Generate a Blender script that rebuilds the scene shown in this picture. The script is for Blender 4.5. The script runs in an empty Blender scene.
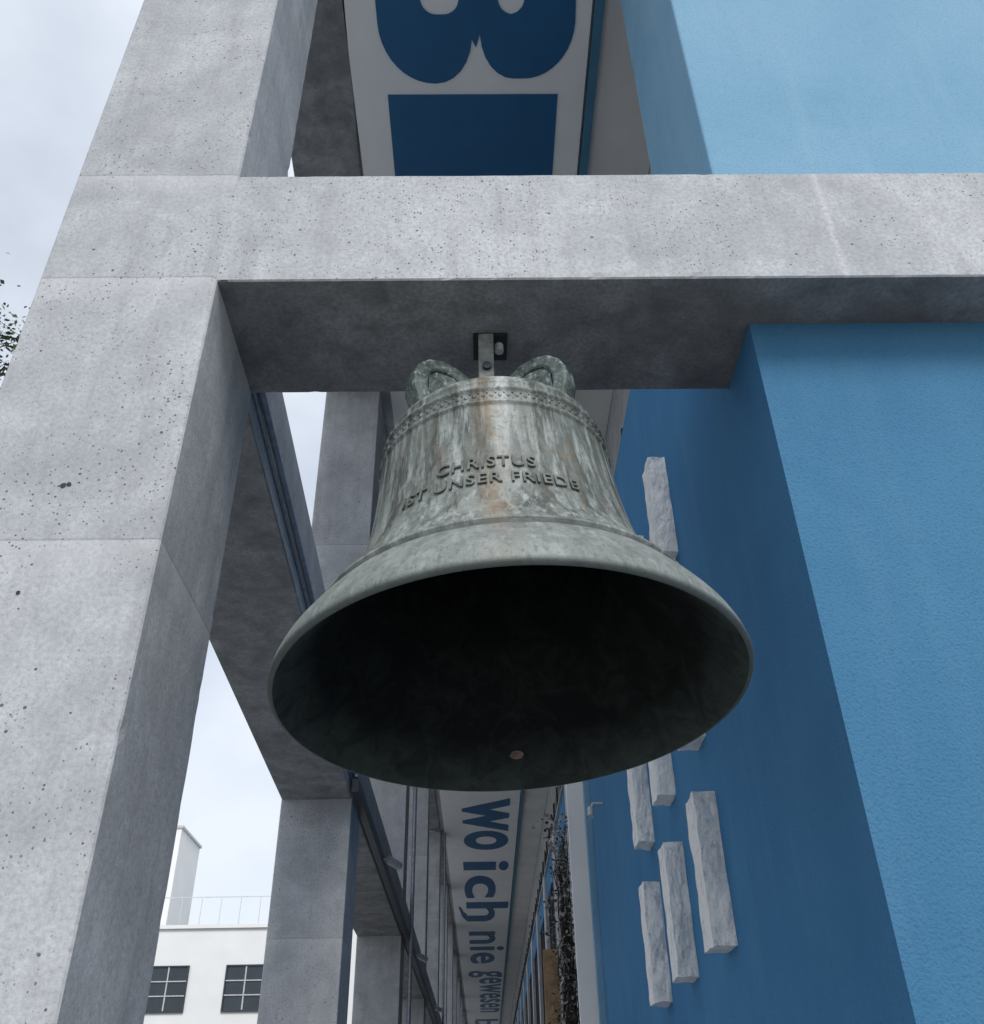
import bpy, bmesh, math, random
from mathutils import Vector, Matrix, noise
random.seed(7)
C = 1.6
sc = bpy.context.scene
sc.view_settings.view_transform = 'Standard'
sc.view_settings.look = 'None'
sc.view_settings.exposure = 0

# ---------------------------------------------------------------- helpers
def empty(name):
    e = bpy.data.objects.new(name, None); sc.collection.objects.link(e); return e
def mkobj(name, bm, mat, parent=None, smooth=False):
    me = bpy.data.meshes.new(name); bm.to_mesh(me); bm.free()
    o = bpy.data.objects.new(name, me); sc.collection.objects.link(o)
    if mat: me.materials.append(mat)
    if smooth:
        for p in me.polygons: p.use_smooth = True
    if parent: o.parent = parent
    return o
def add_box(bm, x0, x1, y0, y1, z0, z1):
    vs = [bm.verts.new((x, y, z)) for z in (z0, z1) for y in (y0, y1) for x in (x0, x1)]
    fs = [(0,2,3,1),(4,5,7,6),(0,1,5,4),(2,6,7,3),(0,4,6,2),(1,3,7,5)]
    r = [bm.faces.new([vs[i] for i in f]) for f in fs]
    return vs, r
def box(name, x0, x1, y0, y1, z0, z1, mat, parent=None, bev=0.0):
    bm = bmesh.new(); add_box(bm, x0, x1, y0, y1, z0, z1)
    if bev > 0:
        bmesh.ops.bevel(bm, geom=bm.edges[:], offset=bev, segments=2, profile=0.5, affect='EDGES')
    return mkobj(name, bm, mat, parent)
def boxes(name, lst, mat, parent=None, bev=0.0):
    bm = bmesh.new()
    for b in lst: add_box(bm, *b)
    if bev > 0:
        bmesh.ops.bevel(bm, geom=bm.edges[:], offset=bev, segments=1, affect='EDGES')
    return mkobj(name, bm, mat, parent)
def worn_box(name, x0, x1, y0, y1, z0, z1, mat, parent=None, cell=0.03, amp=0.0025, seed=0.0):
    """box with slightly chipped / wavy arrises"""
    bm = bmesh.new()
    nx = max(2, int((x1-x0)/cell)); ny = max(2, int((y1-y0)/cell)); nz = max(2, int((z1-z0)/cell))
    def grid(n1, n2, f):
        g = [[bm.verts.new(f(i/n1, j/n2)) for j in range(n2+1)] for i in range(n1+1)]
        for i in range(n1):
            for j in range(n2):
                bm.faces.new((g[i][j], g[i+1][j], g[i+1][j+1], g[i][j+1]))
    L = lambda a, b, t: a+(b-a)*t
    grid(nx, nz, lambda s, t: (L(x0,x1,s), y0, L(z0,z1,t)))
    grid(nx, nz, lambda s, t: (L(x1,x0,s), y1, L(z0,z1,t)))
    grid(ny, nz, lambda s, t: (x1, L(y0,y1,s), L(z0,z1,t)))
    grid(ny, nz, lambda s, t: (x0, L(y1,y0,s), L(z0,z1,t)))
    grid(nx, ny, lambda s, t: (L(x0,x1,s), L(y0,y1,t), z1))
    grid(nx, ny, lambda s, t: (L(x0,x1,s), L(y1,y0,t), z0))
    bmesh.ops.remove_doubles(bm, verts=bm.verts[:], dist=1e-4)
    bm.normal_update()
    ed = [ee for ee in bm.edges if len(ee.link_faces) == 2 and ee.calc_face_angle(0) > 1.0]
    bmesh.ops.bevel(bm, geom=ed, offset=.006, segments=1, affect='EDGES')
    for v in bm.verts:
        c = v.co
        dx = min(abs(c.x-x0), abs(c.x-x1)); dy = min(abs(c.y-y0), abs(c.y-y1)); dz = min(abs(c.z-z0), abs(c.z-z1))
        near = sorted((dx, dy, dz))
        if near[1] < .008:
            n = max(0, noise.noise(Vector((c.x*7+seed, c.y*7, c.z*7))))
            n2 = noise.noise(Vector((c.x*29, c.y*29+seed, c.z*29)))
            d = amp*n + (amp*1.5*(n2-.35)*3 if n2 > 0.35 else 0)
            if dx < .008: c.x += d if abs(c.x-x0) < .01 else -d
            if dy < .008: c.y += d if abs(c.y-y0) < .01 else -d
            if dz < .008: c.z += d if abs(c.z-z0) < .01 else -d
    return mkobj(name, bm, mat, parent)
def tube(name, pts, r, mat, parent=None, res=3):
    cu = bpy.data.curves.new(name, 'CURVE'); cu.dimensions = '3D'
    sp = cu.splines.new('POLY'); sp.points.add(len(pts)-1)
    for i, p in enumerate(pts): sp.points[i].co = (*p, 1)
    cu.bevel_depth = r; cu.bevel_resolution = res; cu.use_fill_caps = True
    o = bpy.data.objects.new(name, cu); sc.collection.objects.link(o)
    cu.materials.append(mat)
    dg = bpy.context.evaluated_depsgraph_get()
    me = bpy.data.meshes.new_from_object(o.evaluated_get(dg))
    bpy.data.objects.remove(o)
    o = bpy.data.objects.new(name, me); sc.collection.objects.link(o)
    for p in me.polygons: p.use_smooth = True
    if parent: o.parent = parent
    return o
def curve_to_mesh(cu):
    o = bpy.data.objects.new('t', cu); sc.collection.objects.link(o)
    dg = bpy.context.evaluated_depsgraph_get()
    me = bpy.data.meshes.new_from_object(o.evaluated_get(dg))
    bpy.data.objects.remove(o)
    return me
def text_mesh(body, size, extrude, offset=0.0, spacing=1.0):
    cu = bpy.data.curves.new('t', 'FONT'); cu.body = body; cu.size = size
    cu.extrude = extrude; cu.offset = offset; cu.space_character = spacing
    cu.align_x = 'CENTER'; cu.resolution_u = 6
    return curve_to_mesh(cu)

# ---------------------------------------------------------------- node helper
class NT:
    def __init__(s, name):
        s.m = bpy.data.materials.new(name); s.m.use_nodes = True
        s.t = s.m.node_tree; s.n = s.t.nodes; s.l = s.t.links
        s.b = s.n['Principled BSDF']
        tc = s.n.new('ShaderNodeTexCoord'); s.co = tc.outputs['Object']
    def mapping(s, sc_, rot=(0,0,0)):
        m = s.n.new('ShaderNodeMapping'); m.inputs['Scale'].default_value = sc_
        m.inputs['Rotation'].default_value = rot
        s.l.new(s.co, m.inputs[0]); return m.outputs[0]
    def noise(s, scale, detail=4, rough=.55, vec=None, dist=0.0):
        n = s.n.new('ShaderNodeTexNoise'); n.inputs['Scale'].default_value = scale
        n.inputs['Detail'].default_value = detail; n.inputs['Roughness'].default_value = rough
        n.inputs['Distortion'].default_value = dist
        s.l.new(vec or s.co, n.inputs['Vector']); return n.outputs[0]
    def voro(s, scale, vec=None, feat='F1', rnd=1.0):
        n = s.n.new('ShaderNodeTexVoronoi'); n.inputs['Scale'].default_value = scale
        n.feature = feat; n.inputs['Randomness'].default_value = rnd
        s.l.new(vec or s.co, n.inputs['Vector']); return n
    def ramp(s, val, stops):
        r = s.n.new('ShaderNodeValToRGB'); cr = r.color_ramp
        while len(cr.elements) < len(stops): cr.elements.new(0.5)
        for e, (p, c) in zip(cr.elements, stops):
            e.position = p
            e.color = (c, c, c, 1) if not isinstance(c, tuple) else (*c, 1)
        s.l.new(val, r.inputs[0]); return r.outputs[0]
    def mix(s, fac, a, b, mode='MIX'):
        m = s.n.new('ShaderNodeMix'); m.data_type = 'RGBA'; m.blend_type = mode
        for i, v in ((0, fac), (6, a), (7, b)):
            if isinstance(v, (int, float)): m.inputs[i].default_value = v
            elif isinstance(v, tuple): m.inputs[i].default_value = (*v, 1)
            else: s.l.new(v, m.inputs[i])
        return m.outputs[2]
    def math(s, op, a, b=0.0, clamp=False):
        m = s.n.new('ShaderNodeMath'); m.operation = op; m.use_clamp = clamp
        for i, v in ((0, a), (1, b)):
            if isinstance(v, (int, float)): m.inputs[i].default_value = v
            else: s.l.new(v, m.inputs[i])
        return m.outputs[0]
    def sep(s):
        x = s.n.new('ShaderNodeSeparateXYZ'); s.l.new(s.co, x.inputs[0]); return x.outputs
    def bump(s, h, strength, dist, prev=None):
        b = s.n.new('ShaderNodeBump'); b.inputs['Strength'].default_value = strength
        b.inputs['Distance'].default_value = dist; s.l.new(h, b.inputs['Height'])
        if prev: s.l.new(prev, b.inputs['Normal'])
        return b.outputs[0]
    def done(s, col, rough=.8, nrm=None, metal=0.0, spec=None):
        if isinstance(col, tuple): s.b.inputs['Base Color'].default_value = (*col, 1)
        else: s.l.new(col, s.b.inputs['Base Color'])
        if isinstance(rough, (int, float)): s.b.inputs['Roughness'].default_value = rough
        else: s.l.new(rough, s.b.inputs['Roughness'])
        s.b.inputs['Metallic'].default_value = metal
        if spec is not None: s.b.inputs['Specular IOR Level'].default_value = spec
        if nrm: s.l.new(nrm, s.b.inputs['Normal'])
        return s.m

def concrete(name, lo, hi, pit=1.0, blotch=0.5, seams=(), xs=None):
    k = NT(name)
    big = k.noise(1.3, 3, .65, dist=.8)
    med = k.noise(5.0, 6, .68, dist=.4)
    fine = k.noise(60, 3, .75)
    streak = k.noise(3.0, 4, .65, vec=k.mapping((3.2, 3.2, .35)))
    base = k.mix(k.ramp(big, [(.32, 0), (.66, 1)]), lo, hi)
    base = k.mix(k.math('MULTIPLY', k.ramp(med, [(.44, 0), (.72, 1)]), blotch), base, tuple(c*.62 for c in lo))
    base = k.mix(k.math('MULTIPLY', k.ramp(med, [(.25, 1), (.44, 0)]), .5), base, tuple(min(.70, c*1.2) for c in hi))
    base = k.mix(k.ramp(streak, [(.50, 0), (.76, .45)]), base, tuple(c*.62 for c in lo))
    base = k.mix(k.ramp(fine, [(.32, .48), (.60, 0)]), base, tuple(c*.58 for c in lo))
    if seams:
        z = k.math('ADD', k.sep()[2], k.math('MULTIPLY', med, .018))
        for zs in seams:
            d = k.math('ABSOLUTE', k.math('SUBTRACT', z, zs+.009))
            base = k.mix(k.math('MULTIPLY', k.ramp(d, [(0, 1), (.006, 0)]), .42), base, tuple(c*.32 for c in lo))
            below = k.ramp(k.math('SUBTRACT', zs+.009, z), [(0, 0), (.003, .28), (.14, 0)])
            base = k.mix(below, base, (.66, .66, .66))
    if xs is not None:
        x = k.math('ADD', k.sep()[0], k.math('MULTIPLY', med, .03))
        d = k.math('ABSOLUTE', k.math('SUBTRACT', x, xs+.015))
        base = k.mix(k.math('MULTIPLY', k.ramp(d, [(0, 1), (.02, 0)]), k.ramp(fine, [(.3, .1), (.6, .45)])), base, (.70, .70, .70))
    v1 = k.voro(30); v2 = k.voro(80)
    clus = k.ramp(k.noise(2.6, 2), [(.38, 0), (.56, 1)])
    s1 = k.n.new('ShaderNodeSeparateColor'); k.l.new(v1.outputs['Color'], s1.inputs[0])
    s2 = k.n.new('ShaderNodeSeparateColor'); k.l.new(v2.outputs['Color'], s2.inputs[0])
    r1 = k.math('MULTIPLY', k.math('SUBTRACT', s1.outputs[0], .76, True), .75)
    r2 = k.math('MULTIPLY', k.math('SUBTRACT', s2.outputs[0], .50, True), .68)
    p1 = k.math('LESS_THAN', v1.outputs['Distance'], r1)
    p2 = k.math('LESS_THAN', v2.outputs['Distance'], r2)
    p = k.math('MULTIPLY', k.math('MAXIMUM', p1, k.math('MULTIPLY', p2, clus)), pit, True)
    col = k.mix(k.math('MULTIPLY', p, .82), base, (.06, .06, .062))
    h = k.math('SUBTRACT', k.math('ADD', k.math('MULTIPLY', fine, .4), k.math('MULTIPLY', med, .5)), p)
    return k.done(col, .88, k.bump(h, .55, .007), spec=.25)

M_con = concrete('concrete_light', (.385, .395, .415), (.53, .54, .56), 1.0, .36, (C+1.64, C+2.84, C+3.47, C+5.6))
M_beam = concrete('concrete_beam', (.40, .41, .43), (.55, .56, .58), 1.0, .34, (), 1.37)
M_con_d = concrete('concrete_dark', (.22, .226, .238), (.40, .408, .42), .6, .8)  # darker, blotchier tone for the downward beam faces
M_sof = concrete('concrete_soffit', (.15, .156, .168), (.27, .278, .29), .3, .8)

def stucco(name, c0, c1, worn, sc_=1.0, bs=.75):
    k = NT(name)
    n1 = k.noise(.9, 4, .6, dist=.5); n2 = k.noise(105*sc_, 3, .65)
    st = k.noise(2.2, 4, .65, vec=k.mapping((2.5, 2.5, .25)))
    col = k.mix(k.ramp(n1, [(.3, 0), (.7, 1)]), c0, c1)
    col = k.mix(k.ramp(st, [(.5, 0), (.8, .35)]), col, worn)
    col = k.mix(k.ramp(n2, [(.32, .35), (.5, 0)]), col, tuple(c*.62 for c in c0))
    return k.done(col, .85, k.bump(n2, bs, .008), spec=.15)
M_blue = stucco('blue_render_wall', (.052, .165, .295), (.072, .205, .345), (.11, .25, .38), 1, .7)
M_blue_up = stucco('blue_render_skylit', (.175, .345, .485), (.23, .40, .545), (.31, .47, .575), 1, .6)  # paler copy for the upper pier, sky sheen put into the colour
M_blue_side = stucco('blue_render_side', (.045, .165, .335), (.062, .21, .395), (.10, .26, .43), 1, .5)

def plain(name, c, rough=.6, metal=0, var=.25, scale=12, bump=.1):
    k = NT(name); n = k.noise(scale, 4, .6)
    col = k.mix(k.ramp(n, [(.3, 0), (.7, 1)]), tuple(x*(1-var) for x in c), tuple(min(1, x*(1+var*.4)) for x in c))
    return k.done(col, rough, k.bump(n, bump, .004), metal)
M_white = plain('white_panel', (.83, .84, .85), .55, 0, .06, 2.0, .03)
M_margin = plain('brightened_ceiling', (.72, .72, .71), .7, 0, .12, 1.5, .05)  # concrete margin made paler to stand in for missing light
M_lett = plain('sign_blue', (.012, .11, .26), .5, 0, .12, 3)
M_strip = plain('sign_trim_blue', (.06, .20, .32), .5, 0, .2, 4)
M_steel = plain('dark_steel', (.05, .06, .075), .45, .4, .3, 20)
M_pipe = plain('galvanised_pipe', (.30, .33, .38), .45, .3, .3, 20)
M_black = plain('black_plate', (.012, .012, .013), .6)
M_glass = plain('dark_glass', (.03, .04, .05), .12, 0, .3, 1)
M_wht_bld = plain('white_plaster', (.78, .78, .77), .8, 0, .06, .8)
M_lamp = plain('lamp_housing', (.50, .52, .53), .4)
M_wood = plain('wood_board', (.38, .25, .14), .7, 0, .5, 6)
M_twig = plain('dry_twig', (.06, .052, .045), .9, 0, .5, 30)
M_leafdry = plain('dry_leaf', (.42, .41, .39), .8, 0, .5, 30)
M_leaf = plain('green_leaf', (.07, .11, .035), .7, 0, .5, 5)
M_bark = plain('bark', (.10, .075, .055), .9, 0, .5, 15)
def canonmat():
    k = NT('canon_bronze')
    a = k.noise(12, 6, .75, dist=.5); b = k.noise(40, 4, .7)
    col = k.mix(k.ramp(a, [(.40, 0), (.62, 1)]), (.035, .046, .042), (.13, .165, .155))
    col = k.mix(k.ramp(b, [(.56, 0), (.66, .8)]), col, (.32, .37, .36))
    return k.done(col, .65, k.bump(a, .8, .01), .1, .3)
M_canon = canonmat()

def slabmat():
    k = NT('weathered_white_stone')
    n = k.noise(9, 6, .75, dist=.3); f = k.noise(30, 4, .75, vec=k.mapping((1, 1, .6)))
    col = k.mix(k.ramp(n, [(.34, 0), (.50, 1)]), (.66, .67, .68), (.86, .86, .85))
    col = k.mix(k.ramp(f, [(.57, 0), (.68, .6)]), col, (.36, .36, .36))
    return k.done(col, .75, k.bump(f, 1.0, .02))
M_slab = slabmat()

# ---------------------------------------------------------------- concrete frame
X0, X1 = -1.735, -1.057         # column width
YF, YB = 2.5, 3.15              # front frame depth
ZB0, ZB1 = C+2.82, C+3.465      # beam
ZC = C+7.9                      # soffit of roof
BAY = 6.2; NB = 15; YE = YF+BAY*NB
XW = 1.045                      # blue wall face
OX = -.17                       # colonnade set-back against the front column

col = empty('concrete_column')
worn_box('shaft', X0, X1, YF, YB, 0, ZC, M_con, col, cell=.045)
def hole(x, z, r, parent):
    bm = bmesh.new()
    bmesh.ops.create_circle(bm, cap_ends=True, radius=r, segments=14,
        matrix=Matrix.Translation((x, YF-.002, z)) @ Matrix.Rotation(math.pi/2, 4, 'X'))
    for v in bm.verts: v.co += Vector((noise.noise(v.co*90), 0, noise.noise(v.co*90+Vector((3,3,3)))))*r*.5
    mkobj('tie_hole', bm, M_black, parent)
hole(-1.41, C+1.85, .010, col); hole(-1.392, C+1.853, .008, col)
hole(-1.45, C+1.45, .007, col); hole(-1.33, C+.79, .008, col)

beam = empty('concrete_beam')
bo_ = worn_box('span', X1-.02, 4.6, YF+.003, YB-.002, ZB0, ZB1, M_beam, beam, seed=11)
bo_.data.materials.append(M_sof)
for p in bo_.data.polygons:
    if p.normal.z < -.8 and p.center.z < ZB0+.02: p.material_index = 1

for n in range(1, NB+1):
    y = YF+BAY*n
    box('concrete_column', X0+OX, X1+OX-.03, y, y+.65, 0, ZC, M_con, None, .008)
for n in range(0, NB):
    y = YF+BAY*n
    ya, yb = y+.651, y+BAY-.001
    for nm, z0, z1 in (('longitudinal_beam', ZB0+.002, ZB1), ('roof_edge_beam', ZC, ZC+.6)):
        o0 = 0 if n == 0 else OX
        bm = bmesh.new(); vs, _ = add_box(bm, X0+.004, X1-.035, ya, yb, z0, z1)
        for v in vs: v.co.x += o0 if v.co.y < (ya+yb)/2 else OX
        bmesh.ops.bevel(bm, geom=bm.edges[:], offset=.008, segments=2, affect='EDGES')
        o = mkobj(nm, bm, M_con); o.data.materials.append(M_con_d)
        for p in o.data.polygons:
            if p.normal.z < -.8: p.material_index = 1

box('concrete_ceiling', X1-.36, 1.62, 2.6, YE+.65, ZC+.06, ZC+.55, M_con, None)

# ---------------------------------------------------------------- blue building
wall = empty('blue_building')
bm = bmesh.new()
T = C+4.66
pr_ = [(2.75, 0), (9.7, 0), (9.7, T), (3.152, T), (3.152, ZB0-.001), (2.75, ZB0-.001)]
A = [bm.verts.new((XW, y, z)) for y, z in pr_]; B = [bm.verts.new((7, y, z)) for y, z in pr_]
bm.faces.new(A); bm.faces.new(B[::-1])
for i in range(6):
    j = (i+1) % 6; bm.faces.new((A[j], A[i], B[i], B[j]))
bmesh.ops.recalc_face_normals(bm, faces=bm.faces[:])
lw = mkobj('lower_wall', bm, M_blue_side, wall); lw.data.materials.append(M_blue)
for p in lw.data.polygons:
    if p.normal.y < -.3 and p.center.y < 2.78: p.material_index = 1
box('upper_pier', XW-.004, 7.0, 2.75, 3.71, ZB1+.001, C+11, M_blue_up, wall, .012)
box('upper_wall', 1.62, 7.0, 3.715, YE, C+4.665, C+10.5, M_con, wall)
box('ceiling_margin_brightener', 1.02, 1.615, 3.75, YE-2, ZC+.035, ZC+.058, M_margin, wall)  # thin pale sheet added to brighten the shaded strip of ceiling
bm = bmesh.new()
for i in range(28):
    y = 4.2+3.1*i
    add_box(bm, 1.59, 1.63, y, y+2.3, C+4.9, C+6.9)
mkobj('upper_windows', bm, M_glass, wall)
boxes('upper_window_frames', [(1.57, 1.60, 4.15+3.1*i+d, 4.22+3.1*i+d, C+4.85, C+6.95) for i in range(28) for d in (0, 1.15, 2.3)], M_steel, wall)

rnd = random.Random(3)
for (za, zb) in ((.80, 1.48), (1.74, 2.42), (2.84, 3.50)):
    for y in (4.5, 5.4, 6.25):
        bm = bmesh.new()
        zz = rnd.uniform(-.02, .02)
        add_box(bm, XW-.105, XW+.01, y-.02, y+.18, C+za+zz, C+zb+zz)
        bmesh.ops.subdivide_edges(bm, edges=bm.edges[:], cuts=15, use_grid_fill=True)
        for v in bm.verts:
            q = Vector((v.co.x*14, v.co.y*14, v.co.z*9)); q2 = v.co*45
            v.co += Vector((noise.noise(q), noise.noise(q+Vector((5,0,0)))*1.5, noise.noise(q+Vector((0,9,0)))))*.009
            v.co.y += noise.noise(q2)*.006
        mkobj('stone_relief_slab', bm, M_slab)

fac = empty('shopfront_facade')
fa, fb, fc, fm = [], [], [], []
for i in range(28):
    y = 9.9+3.1*i
    fa.append((1.12, 1.6, y, y+.55, 0, C+4.66))
    fb.append((1.20, 1.5, y+.551, y+3.099, 0, C+4.2))
    fc.append((1.16, 1.5, y+.551, y+3.099, C+4.201, C+4.66))
    for d in (.0, .8, 1.6, 2.4): fm.append((1.17, 1.21, y+.552+d*.99, y+.60+d*.99, 0, C+4.2))
boxes('piers', fa, M_con, fac); boxes('glazing', fb, M_glass, fac); boxes('fascia', fc, M_blue_side, fac)
box('parapet', 1.121, 1.619, 9.9, YE, C+4.661, C+4.70, M_con, fac)
boxes('mullions', fm, M_steel, fac)

box('blue_banner_panel', .985, XW+.04, 9.72, 9.80, .4, C+3.35, M_blue_up, None, .006)
box('white_notice_board', .86, 1.06, 10.3, 10.36, .3, C+3.5, M_white, None, .005)
box('wood_board', .74, .95, 14, 14.06, .0, C+2.45, M_wood, None, .005)
box('far_end_building', -12, 10, YE+4, YE+12, 0, 16, M_wht_bld, None)

wl = empty('wall_lamp')
tube('arm', [(XW, 8.7, C+2.75), (.95, 8.7, C+2.75), (.93, 8.7, C+2.70)], .012, M_lamp, wl)
tube('head', [(.93, 8.7, C+2.71), (.92, 8.66, C+2.62)], .03, M_lamp, wl)

# dry climbing plant
bm = bmesh.new()
rp = random.Random(5)
PX, PY = .90, 12.0
def strip(bm, pts, r):
    prev = None
    for i, p in enumerate(pts):
        ring = [bm.verts.new(p+Vector((math.cos(a)*r, math.sin(a)*r, 0))) for a in (0, 2.09, 4.19)]
        if prev:
            for j in range(3):
                bm.faces.new((prev[j], prev[(j+1) % 3], ring[(j+1) % 3], ring[j]))
        prev = ring
for i in range(26):
    p = Vector((PX+rp.uniform(-.07, .07), PY+rp.uniform(-.15, .15), .1)); pts = []
    top = rp.uniform(3.2, 5.2)
    while p.z < top:
        pts.append(p.copy()); p = p+Vector((rp.uniform(-.05, .05), rp.uniform(-.05, .05), .12))
        p.x += (PX-p.x)*.15
    strip(bm, pts, .007)
    for q in pts[4:]:
        if rp.random() < .7:
            d = Vector((rp.uniform(-.22, .22), rp.uniform(-.2, .2), rp.uniform(-.1, .12)))
            strip(bm, [q, q+d*.5+Vector((0, 0, .02)), q+d], .004)
stem = mkobj('climbing_plant', bm, M_twig)
bm = bmesh.new()
for i in range(2200):
    zq = rp.uniform(.4, 5.25)
    c = Vector((PX+rp.gauss(0, .10)*(1+.5*math.sin(zq*5)), PY+rp.gauss(0, .12), zq))
    s = rp.uniform(.016, .040)
    R = Matrix.Rotation(rp.uniform(0, 6.28), 3, Vector((rp.uniform(-1,1), rp.uniform(-1,1), rp.uniform(-1,1))).normalized())
    bm.faces.new([bm.verts.new(c+R@Vector(q)*s) for q in ((-1,0,0),(0,-.6,0),(1,0,.2),(0,.6,0))])
lf = mkobj('leaves', bm, M_leafdry, stem)
lf.data.materials.append(M_twig)
for p in lf.data.polygons: p.material_index = 0 if rp.random() < .65 else 1

# ---------------------------------------------------------------- ceiling sign
K = 7.9/7.3
def sx(x): return -.062+(x+.062)*K
def flat_text(name, body, y0, y1, xc, h, z, mat, parent, off=.02):
    me = text_mesh(body, 1.0, .004, off, 1.06)
    xs = [v.co.x for v in me.vertices]; ys = [v.co.y for v in me.vertices]
    a, b = min(xs), max(xs); c, d = min(ys), max(ys)
    for v in me.vertices:
        s = (v.co.x-a)/(b-a); t = (v.co.y-c)/(d-c)
        v.co = Vector((sx(xc)+(t-.5)*h*K, (y0+(y1-y0)*s)*K, z+v.co.z))
    me.materials.append(mat)
    o = bpy.data.objects.new(name, me); sc.collection.objects.link(o); o.parent = parent
    return o
sign = empty('ceiling_sign')
pan = []
y = 2.9
while y < YE-6:
    pan.append((sx(-1.06), sx(.84), y, y+4.994, ZC+.0, ZC+.05)); y += 5.0
boxes('panels', pan, M_white, sign)
box('trim', sx(.86), sx(.93), 2.9, YE-2, ZC-.03, ZC+.055, M_strip, sign)
zt = ZC-.006
def rrect(x0, x1, y0, y1, r, n=8):
    pts = []
    for (cx, cy, a0) in ((x1-r, y1-r, 0), (x0+r, y1-r, 90), (x0+r, y0+r, 180), (x1-r, y0+r, 270)):
        for i in range(n+1):
            a = math.radians(a0+90*i/n); pts.append((cx+r*math.cos(a), cy+r*math.sin(a)))
    return pts
def poly_letter(name, splines, parent):
    cu = bpy.data.curves.new('t', 'CURVE'); cu.dimensions = '2D'; cu.fill_mode = 'BOTH'; cu.extrude = .004
    for pts in splines:
        sp = cu.splines.new('POLY'); sp.points.add(len(pts)-1); sp.use_cyclic_u = True
        for i, (x, y) in enumerate(pts): sp.points[i].co = (x, y, 0, 1)
    me = curve_to_mesh(cu)
    for v in me.vertices: v.co = Vector((sx(v.co.x), v.co.y*K, zt+v.co.z))
    me.materials.append(M_lett)
    o = bpy.data.objects.new(name, me); sc.collection.objects.link(o); o.parent = parent
bx0, bx1, by0, by1, mid = -.81, .72, 2.95, 4.40, -.05
def arc(cx, cy, r, a0, a1, n=10, ry=None):
    return [(cx+r*math.cos(math.radians(a0+(a1-a0)*i/n)), cy+(ry or r)*math.sin(math.radians(a0+(a1-a0)*i/n))) for i in range(n+1)]
out = [(bx0, by0), (bx1-.05, by0)] + arc(bx1-.38, by1-.50, .38, 0, 90, 10, .46) + arc(mid+.30, by1-.44, .27, 90, 175, 6, .40) \
      + [(mid, by1-.30)] + arc(mid-.32, by1-.40, .29, 5, 90, 6, .40) + arc(bx0+.42, by1-.50, .42, 90, 180, 10, .50)
c1 = rrect(mid+.17, bx1-.40, 3.1, 3.84, .12); c2 = rrect(bx0+.34, mid-.13, 3.1, 3.84, .12)
poly_letter('letter_b', [out, c1, c2], sign)
boxes('letter_block', [(sx(-.78), sx(.62), 4.50*K, 5.9*K, zt-.004, zt+.004)], M_lett, sign)
flat_text('word_1', 'wo', 22.6, 27.0, .03, 1.20, zt, M_lett, sign, .03)
flat_text('word_2', 'ich', 28.2, 36.2, .06, 1.42, zt, M_lett, sign, .02)
flat_text('word_3', 'nie', 38.0, 44.6, .06, 1.38, zt, M_lett, sign, .02)
flat_text('word_4', 'gewesen', 46.5, 60, .0, 1.55, zt, M_lett, sign, .016)
flat_text('word_5', 'bin', 63, 72, .06, 1.38, zt, M_lett, sign, .015)
# descending tail of the broken-script h
poly_letter('h_tail', [[(-.64, 35.0), (-.64, 36.2), (-.80, 35.4), (-.90, 33.9), (-.82, 34.0), (-.74, 34.7)]], sign)

# ---------------------------------------------------------------- conduits & lights
XF = X1-.035
tube('cable_conduit', [(XF+.02, YB+.01, C+3.02), (XF+OX+.02, YF+BAY-.01, C+3.02)], .018, M_pipe)
tube('cable_conduit', [(XF+.01, YB+.01, C+2.94), (XF+OX+.01, YF+BAY-.01, C+2.94)], .009, M_pipe)
XF += OX
for n in range(1, NB):
    y = YF+BAY*n
    tr = empty('cable_tray')
    box('channel', XF+.034, XF+.10, y-.3, y+BAY-.31, ZB0-.03, ZB0+.09, M_steel, tr, .003)
    tube('wire', [(XF+.07, y-.3, ZB0+.12), (XF+.07, y+BAY-.31, ZB0+.12)], .012, M_pipe, tr)
for y in (10.9, 16.6, 22.5):
    fl = empty('flood_light')
    tube('bracket', [(XF+.10, y, C+2.86), (XF+.20, y, C+2.84)], .012, M_lamp, fl)
    tube('lamp_body', [(XF+.16, y-.09, C+2.83), (XF+.27, y+.08, C+2.80)], .045, M_lamp, fl)
for n in (2, 4):
    y = YF+BAY*n
    tube('downpipe', [(XF+.14, y+.1, 0), (XF+.14, y+.1, ZC-.02)], .03, M_pipe)

# ---------------------------------------------------------------- BELL
def S(z): return 1.232+(z-1.25)*.972
prof = [(.757,1.2435),(.7645,1.2475),(.767,1.256),(.760,1.285),(.738,1.335),(.695,1.400),(.655,1.452),
        (.640,1.470),(.626,1.481),(.637,1.490),(.635,1.500),(.607,1.508),(.583,1.538),(.552,1.587),(.525,1.64),(.500,1.70),(.478,1.78),(.460,1.88),
        (.447,1.98),(.437,2.08),(.431,2.145),(.438,2.15),(.438,2.157),(.429,2.163),(.425,2.215),(.432,2.22),(.432,2.227),
        (.423,2.233),(.418,2.262),(.421,2.267),(.417,2.275),(.405,2.30),(.385,2.325),(.34,2.345),(.25,2.357),(.2495,2.385),(.23,2.395),(.001,2.40)]
RS = .975
prof = [(r*RS, S(z)) for r, z in prof]
def outer_r(z):
    p = prof[11:-6]
    for (r0, z0), (r1, z1) in zip(p, p[1:]):
        if z0 <= z <= z1: return r0+(r1-r0)*(z-z0)/(z1-z0)
    return .45
inner = [(.001,2.30),(.20,2.29),(.33,2.25),(.375,2.16),(.395,2.0),(.415,1.85),(.445,1.72),(.49,1.61),(.55,1.51),(.61,1.42),(.665,1.345),(.72,1.275),(.750,1.243)]
inner = [(r*RS, S(z)) for r, z in inner]

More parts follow.
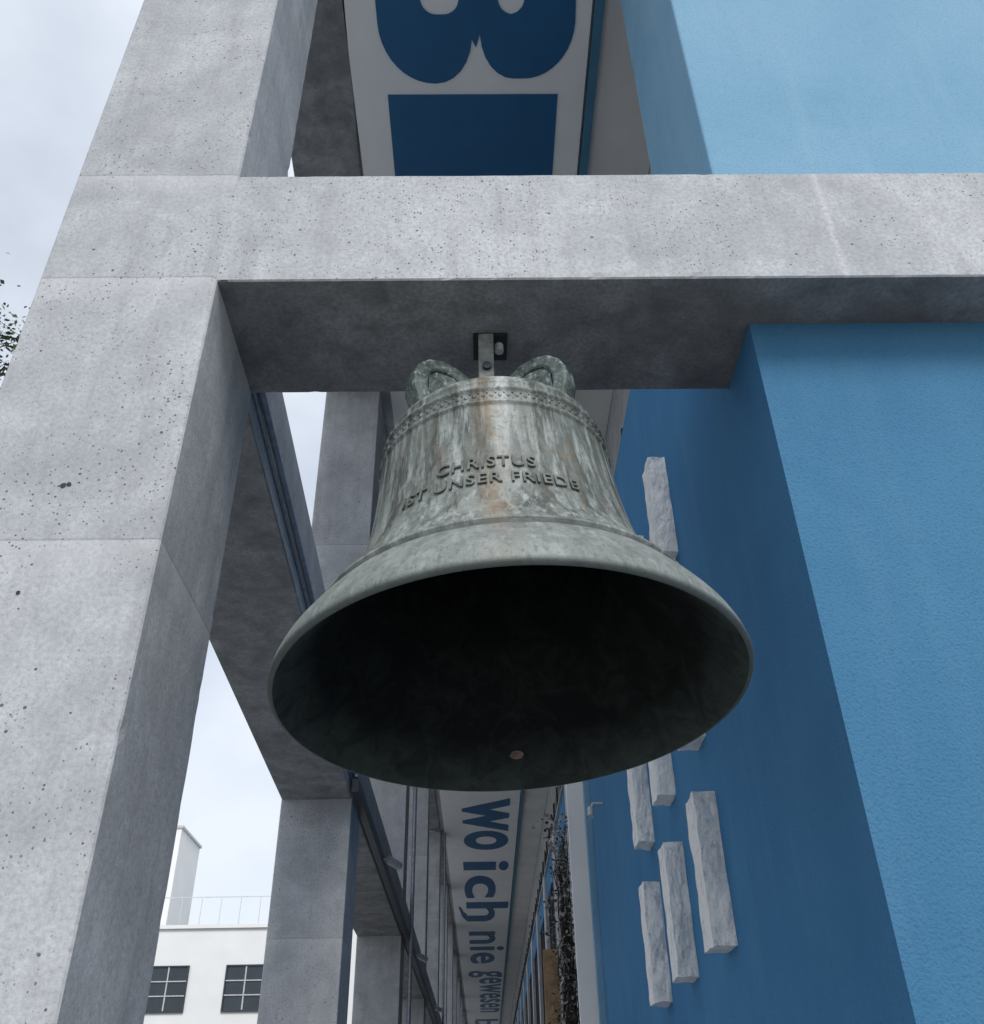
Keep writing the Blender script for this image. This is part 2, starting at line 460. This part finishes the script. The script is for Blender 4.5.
def bellmat():
    k = NT('patinated_bronze')
    x, y, z = k.sep()[0], k.sep()[1], k.sep()[2]
    st = k.noise(6.0, 6, .7, vec=k.mapping((2.4, 2.4, .26)), dist=.3)
    st2 = k.noise(14.0, 5, .7, vec=k.mapping((2.2, 2.2, .13)))
    bl = k.noise(3.5, 5, .7, dist=1.0); fi = k.noise(45, 4, .75); bl2 = k.noise(11, 5, .75, dist=.6)
    col = k.mix(k.ramp(bl, [(.34, 0), (.62, 1)]), (.115, .135, .122), (.235, .26, .242))
    col = k.mix(k.ramp(st, [(.45, 0), (.59, .9)]), col, (.050, .058, .050))
    col = k.mix(k.ramp(st2, [(.50, 0), (.67, .8)]), col, (.37, .395, .385))
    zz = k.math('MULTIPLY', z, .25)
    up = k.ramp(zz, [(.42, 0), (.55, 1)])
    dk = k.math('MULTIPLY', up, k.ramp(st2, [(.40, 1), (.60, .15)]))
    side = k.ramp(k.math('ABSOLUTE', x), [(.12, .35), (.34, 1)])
    col = k.mix(k.math('MULTIPLY', k.math('MULTIPLY', dk, side), .9), col, (.035, .046, .040))  # dark streaks strengthened towards the flanks, bell shading put into the colour
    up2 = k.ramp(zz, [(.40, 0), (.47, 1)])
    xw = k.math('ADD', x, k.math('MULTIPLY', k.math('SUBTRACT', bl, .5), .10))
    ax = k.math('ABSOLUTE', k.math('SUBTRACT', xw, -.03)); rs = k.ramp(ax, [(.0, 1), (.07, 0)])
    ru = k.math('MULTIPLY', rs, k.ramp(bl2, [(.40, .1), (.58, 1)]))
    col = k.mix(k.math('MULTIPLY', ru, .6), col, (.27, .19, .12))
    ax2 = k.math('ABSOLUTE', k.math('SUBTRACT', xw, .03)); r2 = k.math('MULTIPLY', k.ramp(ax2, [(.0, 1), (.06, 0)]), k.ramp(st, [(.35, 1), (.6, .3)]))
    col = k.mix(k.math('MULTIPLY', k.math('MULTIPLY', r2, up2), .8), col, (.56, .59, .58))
    # brownish bleed in thin vertical runs all round the waist
    br = k.math('MULTIPLY', k.ramp(st2, [(.34, .65), (.46, 0)]), k.ramp(bl2, [(.42, 0), (.60, 1)]))
    col = k.mix(k.math('MULTIPLY', br, k.ramp(zz, [(.36, .3), (.42, 1)])), col, (.21, .15, .10))
    rz = k.math('MULTIPLY', k.ramp(bl2, [(.58, 0), (.68, .5)]), k.ramp(zz, [(.36, .15), (.42, 1)]))
    col = k.mix(rz, col, (.20, .15, .105))
    sb = k.ramp(zz, [(.352, 1), (.385, 0)])
    col = k.mix(k.math('MULTIPLY', sb, .55), col, (.225, .245, .235))
    ml = k.ramp(k.math('ABSOLUTE', k.math('SUBTRACT', zz, S(1.478)/4)), [(0, .75), (.0022, 0)])
    col = k.mix(ml, col, (.05, .06, .055))
    ed = k.ramp(zz, [(.3085, .8), (.3125, 0)])
    col = k.mix(ed, col, (.07, .085, .08))
    col = k.mix(k.ramp(fi, [(.53, 0), (.70, .65)]), col, (.06, .07, .063))
    h = k.math('ADD', k.math('MULTIPLY', fi, .8), k.math('MULTIPLY', bl2, .8))
    return k.done(col, .62, k.bump(h, .5, .006), .1, .35)
M_bell = bellmat()
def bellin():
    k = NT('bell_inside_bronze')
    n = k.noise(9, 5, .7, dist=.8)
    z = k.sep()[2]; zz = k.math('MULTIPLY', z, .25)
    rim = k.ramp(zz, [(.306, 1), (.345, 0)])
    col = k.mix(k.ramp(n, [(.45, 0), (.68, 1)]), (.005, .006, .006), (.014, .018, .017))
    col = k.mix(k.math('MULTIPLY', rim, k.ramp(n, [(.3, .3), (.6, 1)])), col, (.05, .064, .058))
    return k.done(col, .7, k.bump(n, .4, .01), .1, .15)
M_bellin = bellin()
M_rust = plain('strike_mark', (.20, .12, .10), .7, 0, .6, 30)

bell = empty('church_bell')
def lathe(name, pr, mat, seg=160):
    bm = bmesh.new(); rings = []
    for r, z in pr:
        rings.append([bm.verts.new((r*math.cos(2*math.pi*i/seg), r*math.sin(2*math.pi*i/seg), z)) for i in range(seg)])
    for a, b in zip(rings, rings[1:]):
        for i in range(seg):
            j = (i+1) % seg
            bm.faces.new((a[i], a[j], b[j], b[i]))
    return mkobj(name, bm, mat, bell, True)
def refine(p, n=3):
    out = []
    for i in range(len(p)-1):
        p0 = p[max(i-1, 0)]; p1 = p[i]; p2 = p[i+1]; p3 = p[min(i+2, len(p)-1)]
        d = math.dist(p1, p2)
        m = n if d > .037 else 1
        for k in range(m):
            t = k/m
            f = lambda a, b, c, e: .5*((2*b)+(-a+c)*t+(2*a-5*b+4*c-e)*t*t+(-a+3*b-3*c+e)*t**3)
            if m > 1: out.append((f(p0[0],p1[0],p2[0],p3[0]), f(p0[1],p1[1],p2[1],p3[1])))
            else: out.append(p1)
    out.append(p[-1]); return out
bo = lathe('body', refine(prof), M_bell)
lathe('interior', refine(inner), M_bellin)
lathe('lip', [(.750*RS, S(1.243)), (.7535*RS, S(1.2425)), (.757*RS, S(1.2435))], M_bell)

M_ins = plain('inscription_bronze', (.13, .145, .132), .6, .1, .6, 14, .6)
def curved_text(body, half_arc, zc, h, ang0, tilt):
    me = text_mesh(body, 1.0, .5, .012, 1.12)
    xs = [v.co.x for v in me.vertices]; ys = [v.co.y for v in me.vertices]
    a, b, c, d = min(xs), max(xs), min(ys), max(ys)
    for v in me.vertices:
        s = ((v.co.x-a)/(b-a)-.5)*2*half_arc
        z = zc+((v.co.y-c)/(d-c)-.5)*h+s*tilt
        r = outer_r(z)+(.007 if v.co.z > 0 else -.01)
        th = -math.pi/2+ang0+s/.46
        v.co = Vector((r*math.cos(th), r*math.sin(th), z))
    me.materials.append(M_ins)
    o = bpy.data.objects.new('inscription', me); sc.collection.objects.link(o); o.parent = bell
curved_text('CHRISTUS', .160, 1.815, .050, -.115, .0)
curved_text('IST UNSER FRIEDE', .285, 1.738, .050, -.105, .0)
bm = bmesh.new()
for i in range(90):
    a = 2*math.pi*i/90
    for (z, s) in ((2.19, .010), (2.205, .006), (2.175, .006)):
        aa = a+(.035 if s < .01 else 0)
        rr = .427*RS
        M = Matrix.Translation((rr*math.cos(aa), rr*math.sin(aa), S(z))) @ Matrix.Rotation(aa, 4, 'Z') @ Matrix.Diagonal((.25*s, s*.8, s, 1))
        bmesh.ops.create_icosphere(bm, subdivisions=1, radius=1.0, matrix=M)
mkobj('ornament_band', bm, M_bell, bell, True)

def sweep(name, pts, w, t, mat, parent, side):
    bm = bmesh.new(); prev = None
    n = len(pts)
    for i, p in enumerate(pts):
        p = Vector(p); q0 = Vector(pts[max(i-1, 0)]); q1 = Vector(pts[min(i+1, n-1)])
        T = (q1-q0).normalized(); N = T.cross(side).normalized()
        k = 12; ring = []
        for j in range(k):
            a = 2*math.pi*(j+.5)/k
            ring.append(bm.verts.new(p+side*w*math.copysign(abs(math.cos(a))**.35, math.cos(a))+N*t*math.copysign(abs(math.sin(a))**.35, math.sin(a))))
        if prev:
            for j in range(k):
                bm.faces.new((prev[j], prev[(j+1) % k], ring[(j+1) % k], ring[j]))
        else: bm.faces.new(ring[::-1])
        prev = ring
    bm.faces.new(prev)
    mkobj(name, bm, mat, parent, False)
HZ = S(2.39)
for i, adeg in enumerate((-30, 30, 150, 210)):
    a = math.radians(adeg)
    R = Vector((math.cos(a), math.sin(a), 0)); Sd = Vector((-math.sin(a), math.cos(a), 0))
    ctrl = [(.03,.10),(.07,.145),(.12,.195),(.17,.228),(.22,.238),(.27,.225),(.305,.19),(.322,.145),(.322,.09),(.305,.035),(.30,-.03)]
    pts = [Vector((0, 0, HZ+zc_))+R*rc for rc, zc_ in ctrl]
    sweep('canon_%d' % (i+1), pts, .045, .032, M_canon, bell, Sd)
    bm = bmesh.new()
    w_ = .034
    poly = [(.03, -.02), (.03, .10), (.10, .16), (.17, .20), (.25, .20), (.285, .17), (.29, -.02)]
    fa_ = [bm.verts.new(Vector((0, 0, HZ+zc_))+R*rc+Sd*w_) for rc, zc_ in poly]
    fb_ = [bm.verts.new(Vector((0, 0, HZ+zc_))+R*rc-Sd*w_) for rc, zc_ in poly]
    bm.faces.new(fa_); bm.faces.new(fb_[::-1])
    for q in range(len(poly)):
        r_ = (q+1) % len(poly); bm.faces.new((fa_[r_], fa_[q], fb_[q], fb_[r_]))
    mkobj('canon_web_%d' % (i+1), bm, M_canon, bell)
bm = bmesh.new(); add_box(bm, -.05, .05, -.05, .05, HZ-.01, HZ+.28)
bmesh.ops.bevel(bm, geom=bm.edges[:], offset=.012, segments=2, affect='EDGES')
mkobj('crown_block', bm, M_canon, bell)
bm = bmesh.new()
bmesh.ops.create_circle(bm, cap_ends=True, radius=1, segments=18)
for v in bm.verts:
    th = math.pi/2-.06+v.co.x*.04*(1+.4*noise.noise(v.co*3)); z = 1.345+v.co.y*.013
    r = .665+(1.345-z)*.78-.004
    v.co = Vector((r*RS*math.cos(th), r*RS*math.sin(th), S(z)))
mkobj('strike_mark', bm, M_rust, bell)

AX, AY = -.025, 2.86
piv = Vector((AX, AY, C+2.675))
R = Matrix.Rotation(math.radians(-3.4), 4, 'X') @ Matrix.Rotation(math.radians(-2.3), 4, 'Y')
bell.matrix_world = Matrix.Translation(piv) @ R @ Matrix.Translation((0, 0, -2.70))

hang = empty('bell_hanger')
box('ceiling_plate', AX-.055, AX+.085, AY-.07, AY+.08, ZB0-.012, ZB0+.004, M_black, hang, .002)
M_strap = plain('weathered_strap', (.27, .29, .27), .6, .1, .5, 25, .5)
box('strap', AX-.034, AX+.028, AY-.080, AY-.064, C+2.46, ZB0-.012, M_strap, hang, .004)
box('strap_rear', AX-.034, AX+.028, AY+.064, AY+.080, C+2.46, ZB0-.012, M_strap, hang, .004)
tube('bolt', [(AX+.052, AY-.01, ZB0-.005), (AX+.052, AY-.01, ZB0-.05)], .018, M_lamp, hang)
tube('cross_pin', [(AX, AY-.095, C+2.62), (AX, AY+.09, C+2.62)], .018, M_steel, hang)

# ---------------------------------------------------------------- ground & street
def gmat():
    k = NT('paving')
    b = k.n.new('ShaderNodeTexBrick'); b.inputs['Scale'].default_value = 1.6
    b.inputs['Color1'].default_value = (.38, .375, .36, 1); b.inputs['Color2'].default_value = (.32, .32, .31, 1)
    b.inputs['Mortar'].default_value = (.12, .12, .12, 1); b.inputs['Mortar Size'].default_value = .01
    k.l.new(k.co, b.inputs[0])
    return k.done(k.mix(k.ramp(k.noise(3, 3), [(.4, 0), (.8, .4)]), b.outputs[0], (.25, .25, .24)), .85)
k = NT('ground_soil'); M_ground = k.done(k.mix(k.noise(.3, 4), (.24, .24, .23), (.32, .32, .30)), .9)
k = NT('asphalt'); M_asph = k.done(k.mix(k.noise(60, 3), (.05, .05, .052), (.08, .08, .08)), .85)
M_pave = gmat()
bm = bmesh.new(); bmesh.ops.create_grid(bm, x_segments=1, y_segments=1, size=700); mkobj('ground', bm, M_ground)
box('pavement', -7.2, 9, -12, 100, -.15, .10, M_pave)
box('road', -14.5, -7.35, -60, 100, -.15, .0045, M_asph)
boxes('kerb', [(-7.349, -7.201, -60, 100, -.1, .11)], M_con)

# ---------------------------------------------------------------- background buildings
def windows(parent, cx, cz, w, h, y, cols=3, rows=2):
    box('window_glass', cx-w/2, cx+w/2, y-.01, y+.05, cz-h/2, cz+h/2, M_glass, parent)
    fr = [(cx-w/2-.05, cx+w/2+.05, y-.06, y-.011, cz-h/2-.06, cz-h/2), (cx-w/2-.05, cx+w/2+.05, y-.06, y-.011, cz+h/2, cz+h/2+.05),
          (cx-w/2-.05, cx-w/2, y-.06, y-.011, cz-h/2, cz+h/2), (cx+w/2, cx+w/2+.05, y-.06, y-.011, cz-h/2, cz+h/2)]
    boxes('window_frame', fr, M_steel, parent)
    fr = []
    for i in range(1, cols):
        x = cx-w/2+w*i/cols; fr.append((x-.025, x+.025, y-.05, y-.012, cz-h/2, cz+h/2))
    for i in range(1, rows+1):
        z = cz-h/2+h*i/(rows+1); fr.append((cx-w/2, cx+w/2, y-.056, y-.013, z-.02, z+.02))
    boxes('window_bars', fr, M_lamp, parent)
wb = empty('white_building')
box('walls', -32, -5.0, 40, 50, 0, C+7.95, M_wht_bld, wb)
box('parapet', -32.1, -4.9, 39.9, 50.1, C+7.951, C+8.08, M_wht_bld, wb)
for i in range(7):
    for cz in (C+5.83, C+2.3):
        windows(wb, -9.15-2.95*i, cz, 1.45, 1.5, 39.99, 2, 2)
tb = empty('tower_building')
box('walls', -30, -18.75, 60, 64.5, 0, C+17.8, M_wht_bld, tb)
box('roof_coping', -30.1, -18.65, 59.9, 64.6, C+17.801, C+17.95, M_lamp, tb)
for i in range(2):
    for j in range(4):
        windows(tb, -19.9-3*i, C+15.6-3*j, 1.0, 1.5, 59.99, 2, 1)
pb = empty('penthouse_building')
box('walls', -18.5, -9, 52, 58, 0, C+10.3, M_wht_bld, pb)
box('brick_stack', -18.0, -16.9, 51.5, 52, C+8, C+11.2, M_wood, pb)
rail = [(-18.5, -9, 51.6, 51.63, C+11.75, C+11.79)]
for i in range(10): rail.append((-18.5+1.0*i, -18.47+1.0*i, 51.6, 51.63, C+10.3, C+11.75))
boxes('railing', rail, M_lamp, pb)

tree = empty('street_tree')
rt = random.Random(11)
bm = bmesh.new()
def limb(p0, p1, r0, r1, seg=5):
    pts = []; d = p1-p0
    for i in range(seg+1):
        t = i/seg; pts.append((p0+d*t+Vector((rt.uniform(-1,1), rt.uniform(-1,1), 0))*.06*d.length*math.sin(math.pi*t), r0+(r1-r0)*t))
    prev = None
    for p, r in pts:
        ring = [bm.verts.new(p+Vector((math.cos(a*math.pi/3)*r, math.sin(a*math.pi/3)*r, 0))) for a in range(6)]
        if prev:
            for j in range(6): bm.faces.new((prev[j], prev[(j+1) % 6], ring[(j+1) % 6], ring[j]))
        prev = ring
    return [p for p, r in pts]
base = Vector((-10.25, 12.5, 0)); top = base+Vector((.2, 0, 15.8))
limb(base, base+Vector((.1, 0, 8)), .28, .18); limb(base+Vector((.1, 0, 8)), top, .18, .03)
tips = []
for i in range(52):
    s = base+Vector((.1, 0, rt.uniform(7.5, 15.0)))
    a = rt.uniform(0, 6.28); L = rt.uniform(1.2, 2.5)
    e = s+Vector((math.cos(a)*L, math.sin(a)*L, rt.uniform(.3, 1.1)))
    ps = limb(s, e, .05, .010)
    for q in ps[2:]:
        for _ in range(3):
            e2 = q+Vector((rt.uniform(-.6, .6), rt.uniform(-.6, .6), rt.uniform(-.2, .6)))
            limb(q, e2, .010, .004, 2); tips.append(e2); tips.append((q+e2)/2)
mkobj('trunk_and_limbs', bm, M_bark, tree)
bm = bmesh.new()
for t in tips:
    for _ in range(12):
        p = t+Vector((rt.gauss(0, .2), rt.gauss(0, .2), rt.gauss(0, .17))); s = rt.uniform(.035, .075)
        R_ = Matrix.Rotation(rt.uniform(0, 6.28), 3, Vector((rt.uniform(-1,1), rt.uniform(-1,1), rt.uniform(-1,1))).normalized())
        bm.faces.new([bm.verts.new(p+R_@Vector(q)*s) for q in ((-1,0,0),(0,-.55,.1),(1,0,0),(0,.55,.1))])
mkobj('crown', bm, M_leaf, tree)

# ---------------------------------------------------------------- world & sun
w = bpy.data.worlds.new('World'); sc.world = w; w.use_nodes = True
nt = w.node_tree; nd = nt.nodes; lk = nt.links
bg = nd['Background']
sky = nd.new('ShaderNodeTexSky'); sky.sky_type = 'NISHITA'; sky.sun_disc = False
EL, AZ = math.radians(46), math.radians(170)
sky.sun_elevation = EL; sky.sun_rotation = AZ
tc = nd.new('ShaderNodeTexCoord'); mp = nd.new('ShaderNodeMapping'); mp.inputs['Scale'].default_value = (1, 1, 1.6)
nz = nd.new('ShaderNodeTexNoise'); nz.inputs['Scale'].default_value = 2.3; nz.inputs['Detail'].default_value = 5; nz.inputs['Roughness'].default_value = .5
rp_ = nd.new('ShaderNodeValToRGB'); rp_.color_ramp.elements[0].position = .36; rp_.color_ramp.elements[1].position = .60
rp_.color_ramp.elements[0].color = (.60, .60, .60, 1); rp_.color_ramp.elements[1].color = (1, 1, 1, 1)
mx = nd.new('ShaderNodeMix'); mx.data_type = 'RGBA'
mx.inputs[7].default_value = (5.8, 6.25, 6.9, 1)
lk.new(tc.outputs['Generated'], mp.inputs[0]); lk.new(mp.outputs[0], nz.inputs['Vector']); lk.new(nz.outputs[0], rp_.inputs[0])
lk.new(rp_.outputs[0], mx.inputs[0]); lk.new(sky.outputs[0], mx.inputs[6]); lk.new(mx.outputs[2], bg.inputs[0])
bg.inputs[1].default_value = .15
sl = bpy.data.lights.new('sun', 'SUN'); sl.energy = 2.4; sl.angle = math.radians(22); sl.color = (1, .98, .95)
so = bpy.data.objects.new('sun', sl); sc.collection.objects.link(so)
d = Vector((math.sin(AZ)*math.cos(EL), math.cos(AZ)*math.cos(EL), math.sin(EL)))
so.rotation_euler = d.to_track_quat('Z', 'Y').to_euler()

# ---------------------------------------------------------------- camera
F = 952.0
yc = Vector((-6, -658, -F)).normalized()
zc = Vector((-27, 1378, -F)); zc = (zc-yc*zc.dot(yc)).normalized()
xc = yc.cross(zc)
Mw2c = Matrix((xc, yc, zc)).transposed()
Mc2w = Mw2c.transposed().to_4x4(); Mc2w.translation = (-.062, 0, C)
cam = bpy.data.cameras.new('camera'); co = bpy.data.objects.new('camera', cam); sc.collection.objects.link(co)
co.matrix_world = Mc2w
cam.sensor_fit = 'VERTICAL'; cam.sensor_height = 36; cam.sensor_width = 36; cam.lens = F/1024*36
cam.clip_end = 2000; cam.clip_start = .05
sc.camera = co
